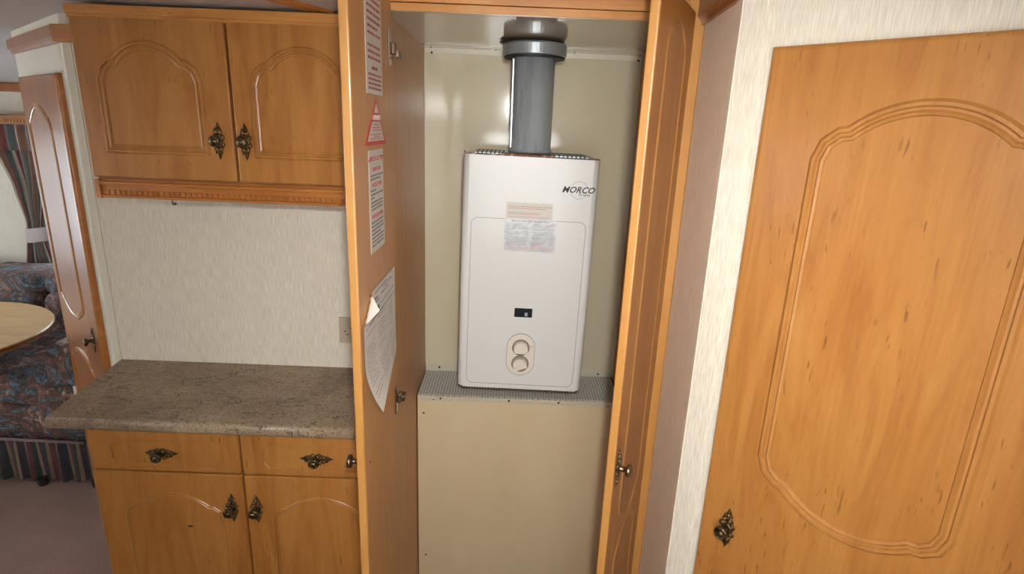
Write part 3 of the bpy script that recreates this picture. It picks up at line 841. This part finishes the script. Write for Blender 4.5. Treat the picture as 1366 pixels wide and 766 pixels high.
# flue
fl = thing('flue_pipe', 'grey galvanised flue pipe rising from the water heater', 'flue pipe', (.317, .395, 1.5215))
link('pipe', lathe(bmesh.new(), [(.0595, 0), (.0595, .006), (.0572, .010), (.0572, .243)], (0, 0, 0), 'Z', 48), M['zinc'], fl, True)
for p in fl.children[0].data.polygons: p.use_smooth = abs(p.normal.z) < .9
link('seam_strip', B(-.054, -.0505, -.029, -.024, .012, .235), M['zinc_light'], fl)
co = lathe(bmesh.new(), [(.0575, .243), (.080, .243), (.0835, .245), (.0835, .270), (.080, .2745), (.0575, .2745)], (.002, 0, 0), 'Z', 56)
cc = link('collar', co, M['zinc_light'], fl, label='paler flanged collar at the top of the pipe')
link('gasket', lathe(bmesh.new(), [(.0578, .2385), (.0800, .2385), (.0800, .2428), (.0578, .2428)], (.002, 0, 0), 'Z', 48), M['black'], cc)
link('gasket', lathe(bmesh.new(), [(.060, .2748), (.0835, .2748), (.0855, .2765), (.060, .2765)], (-.006, .0, 0), 'Z', 48), M['black'], cc)

# ------------------------------------------------------------------ angled doors
def angled_door(name, c, th, x0, x1, zt, label, moulds, k, sh, hx, hz, wm, edge):
    bm = B(x0, x1, -.018, -.0005, .05, zt)
    bmesh.ops.bevel(bm, geom=[e for e in bm.edges if all(v.co.y < -.017 for v in e.verts)], offset=.0075, segments=4, affect='EDGES', profile=.5)
    d = link(name, bm, [wm, edge], kind='structure', label=label)
    for p in d.data.polygons:
        if abs(p.normal.x) > .25: p.material_index = 1
    d.location = c; d.rotation_euler = (0, 0, th)
    for (a, b, z0, z1, rt, rb) in moulds:
        link('moulding', sweep_outline(arch_outline(a, b, z0, z1, rt, sh, rb, 20), -.0175, prof(*k)), M['wood_mould_matt' if name == 'door_1' else 'wood_mould'], d)
    handle(d, hx, -.018, hz)
    return d
off = (Vector((.647, -.307, 0)) - C_R).dot(D_R / D_R.length)
angled_door('door_1', C_R, TH_R, off, off + .437, 1.717, 'large honey wood door with an arched moulding on the right angled wall',
            [(off + .103, off + .334, 1.018, 1.622, .064, .064), (off + .103, off + .334, .16, .80, .064, 0)], (1.05, 1.25), .030, off + .052, .912, M['wood'], M['wood_edge'])
angled_door('door_2', C_L, TH_L, -.515, -.050, 1.675, 'dark reflecting wood door on the angled wall beyond the worktop',
            [(-.445, -.185, .965, 1.585, .060, .060), (-.445, -.185, .14, .825, .060, 0)], (.8, 1.1), .026, -.115, .93, M['wood_red'], M['wood_trim'])

# ------------------------------------------------------------------ lounge
def cushion(name, x0, x1, y0, y1, z0, z1, r, m, parent, puff=.012):
    bm = B(x0, x1, y0, y1, z0, z1, r, 4)
    bmesh.ops.subdivide_edges(bm, edges=[e for e in bm.edges if e.calc_length() > .08], cuts=6, use_grid_fill=True)
    rnd = random.Random(len(name) * 7 + int(abs(x0) * 100)); ph = rnd.random() * 6
    cx, cy, cz = (x0 + x1) / 2, (y0 + y1) / 2, (z0 + z1) / 2
    for v in bm.verts:
        w = puff * (math.sin(v.co.x * 17 + ph) * .4 + math.cos(v.co.z * 19 + ph) * .3 + math.sin(v.co.y * 15 + ph) * .3)
        d = Vector((v.co.x - cx, v.co.y - cy, v.co.z - cz)); d.normalize(); v.co += d * w
    return link(name, bm, m, parent, True)


sf = thing('sofa', 'dark floral upholstered sofa with a gathered skirt beyond the dining table', 'sofa', (-2.25, .93, 0))
link('base', B(-1.05, .80, .04, .80, .03, .24, .02, 3), M['floral'], sf)
cushion('seat_cushion', -1.05, -.02, .0, .56, .37, .515, .045, M['floral'], sf)
cushion('seat_cushion', .0, .66, .0, .56, .37, .515, .045, M['floral'], sf)
cushion('seat_base', -1.05, .70, .005, .60, .235, .375, .03, M['floral'], sf, .006)
for x0 in (-1.05, -.60, -.15, .23): cushion('back_cushion', x0, x0 + (.44 if x0 < -.2 else .37), .50, .74, .48, .715, .05, M['floral'], sf)
for x0 in (-1.05, -.60, -.15, .23): cushion('back_roll', x0, x0 + (.44 if x0 < -.2 else .37), .54, .80, .690, .80, .045, M['floral'], sf)
cushion('armrest', .61, .80, -.02, .80, .20, .66, .075, M['floral'], sf)
cushion('armrest_front', .60, .79, -.045, .10, .24, .50, .05, M['floral'], sf)
link('piping', tube(bmesh.new(), [(-1.05 + i * .18, -.012 + .004 * math.sin(i), .228) for i in range(11)], .007), M['piping'], sf, True)
bm = bmesh.new(); N = 240; uv = bm.loops.layers.uv.new('UVMap'); colv = []
for i in range(N + 1):
    x = -1.05 + 1.86 * i / N; a = .010 * math.sin(i * .75) + .004 * math.sin(i * .31)
    colv.append([bm.verts.new((x, .012 + a * k_, z)) for k_, z in ((.2, .225), (.8, .16), (1, .09), (1.3, .022))])
for i in range(N):
    for j in range(3):
        f = bm.faces.new((colv[i][j], colv[i + 1][j], colv[i + 1][j + 1], colv[i][j + 1]))
        for lo, (u_, v_) in zip(f.loops, ((i, j), (i + 1, j), (i + 1, j + 1), (i, j + 1))): lo[uv].uv = (u_ / N, v_ / 3)
link('gathered_skirt', bm, M['skirt'], sf, True, recalc=False)
for x in (-.95, -.45, .52, .76): link('foot', lathe(bmesh.new(), [(.018, 0), (.022, .012), (.022, .035)], (x, .01, 0), 'Z', 14), M['black'], sf)

tb = thing('dining_table', 'pale wooden oval pedestal table in front of the floral sofa', 'table', (-2.10, .90, 0))
def ell(bm, rx, ry, prof_, n=64):
    rings = []
    for k_, z in prof_: rings.append([bm.verts.new(((rx + k_) * math.cos(2 * math.pi * i / n), (ry + k_) * math.sin(2 * math.pi * i / n), z)) for i in range(n)])
    for a, b in zip(rings, rings[1:]):
        for i in range(n): bm.faces.new((a[i], a[(i + 1) % n], b[(i + 1) % n], b[i]))
    bm.faces.new(rings[0]); bm.faces.new(rings[-1]); return bm
link('tabletop', ell(bmesh.new(), .465, .435, [(-.004, .676), (0, .679), (0, .697), (-.003, .70)]), M['wood_table'], tb)
link('edge_band', ell(bmesh.new(), .4655, .4355, [(-.001, .680), (.001, .682), (.001, .695), (-.001, .697)]), M['wood_red'], tb)
link('pedestal', lathe(bmesh.new(), [(.03, .02), (.03, .676)], (0, -.12, 0), 'Z', 20), M['nickel'], tb, True)
link('pedestal_base', lathe(bmesh.new(), [(.18, 0), (.18, .012), (.05, .022)], (0, -.12, 0), 'Z', 28), M['nickel'], tb)

cu = thing('curtain', 'striped curtain tied back beside the lounge window', 'curtain', (-2.25, 1.795, .75))
def cloth(name, rowsf, NX, NZ, z0, z1, folds, m, amp=.018):
    bm = bmesh.new(); uv = bm.loops.layers.uv.new('UVMap'); g = []
    for i in range(NX + 1):
        s = i / NX; c = []
        for j in range(NZ + 1):
            q = j / NZ; z = z0 + (z1 - z0) * q; xl, xr = rowsf(z)
            x = xl + (xr - xl) * s; a = amp * min(1, (xr - xl) / .2) * math.sin(s * folds * 2 * math.pi + .5 * math.sin(q * 3))
            c.append(bm.verts.new((x + .3 * a, a, z)))
        g.append(c)
    for i in range(NX):
        for j in range(NZ):
            f = bm.faces.new((g[i][j], g[i + 1][j], g[i + 1][j + 1], g[i][j + 1]))
            for lo, (a, b) in zip(f.loops, ((i, j), (i + 1, j), (i + 1, j + 1), (i, j + 1))): lo[uv].uv = (a / NX, b / NZ)
    return link(name, bm, m, cu, True, recalc=False)
def lerp(tab, z):
    for (za, a, b), (zb, c, d) in zip(tab, tab[1:]):
        if za <= z <= zb:
            t_ = (z - za) / (zb - za); return (a + (c - a) * t_, b + (d - b) * t_)
    return tab[-1][1:] if z > tab[-1][0] else tab[0][1:]
tab = [(-.02, -.115, .12), (.12, -.085, .06), (.20, -.070, .045), (.25, -.064, .050), (.45, -.10, .14), (.62, -.17, .22), (.78, -.20, .26)]
cloth('drape', lambda z: lerp(tab, z), 90, 30, -.02, .74, 9, M['curtain'])
cloth('valance', lambda z: (-.9, .85), 260, 6, .62, .765, 34, M['curtain'], .012).location = (0, -.03, 0)
bm = bmesh.new(); N = 28; ra = []
for i in range(N):
    a = 2 * math.pi * i / N; wv = 1 + .05 * math.sin(5 * a)
    ra.append([bm.verts.new((-.012 + .072 * wv * math.cos(a) * kk, .026 * math.sin(a) * kk, z + .010 * math.cos(a))) for z, kk in ((.140, .92), (.150, 1.02), (.178, 1.0), (.205, 1.03), (.216, .93))])
for i in range(N):
    for j in range(4): bm.faces.new((ra[i][j], ra[(i + 1) % N][j], ra[(i + 1) % N][j + 1], ra[i][j + 1]))
link('tie_back', bm, M['tie'], cu, True)
pm = thing('curtain_pelmet', 'brown wooden dentil pelmet above the striped curtain', 'pelmet', (-2.25, 1.80, 1.50))
link('board', B(-1.0, .9, -.085, -.070, .0, .045, .003), M['wood_red'], pm)
link('end_return', B(.885, .9, -.070, .048, .0, .045), M['wood_red'], pm); link('end_return', B(-1.0, -.985, -.070, .048, .0, .045), M['wood_red'], pm)
bm = bmesh.new(); x = -.99
while x < .88: box(bm, x, x + .010, -.090, -.085, .012, .024); x += .016
link('dentil_row', bm, M['wood_mould'], pm, kind='stuff')
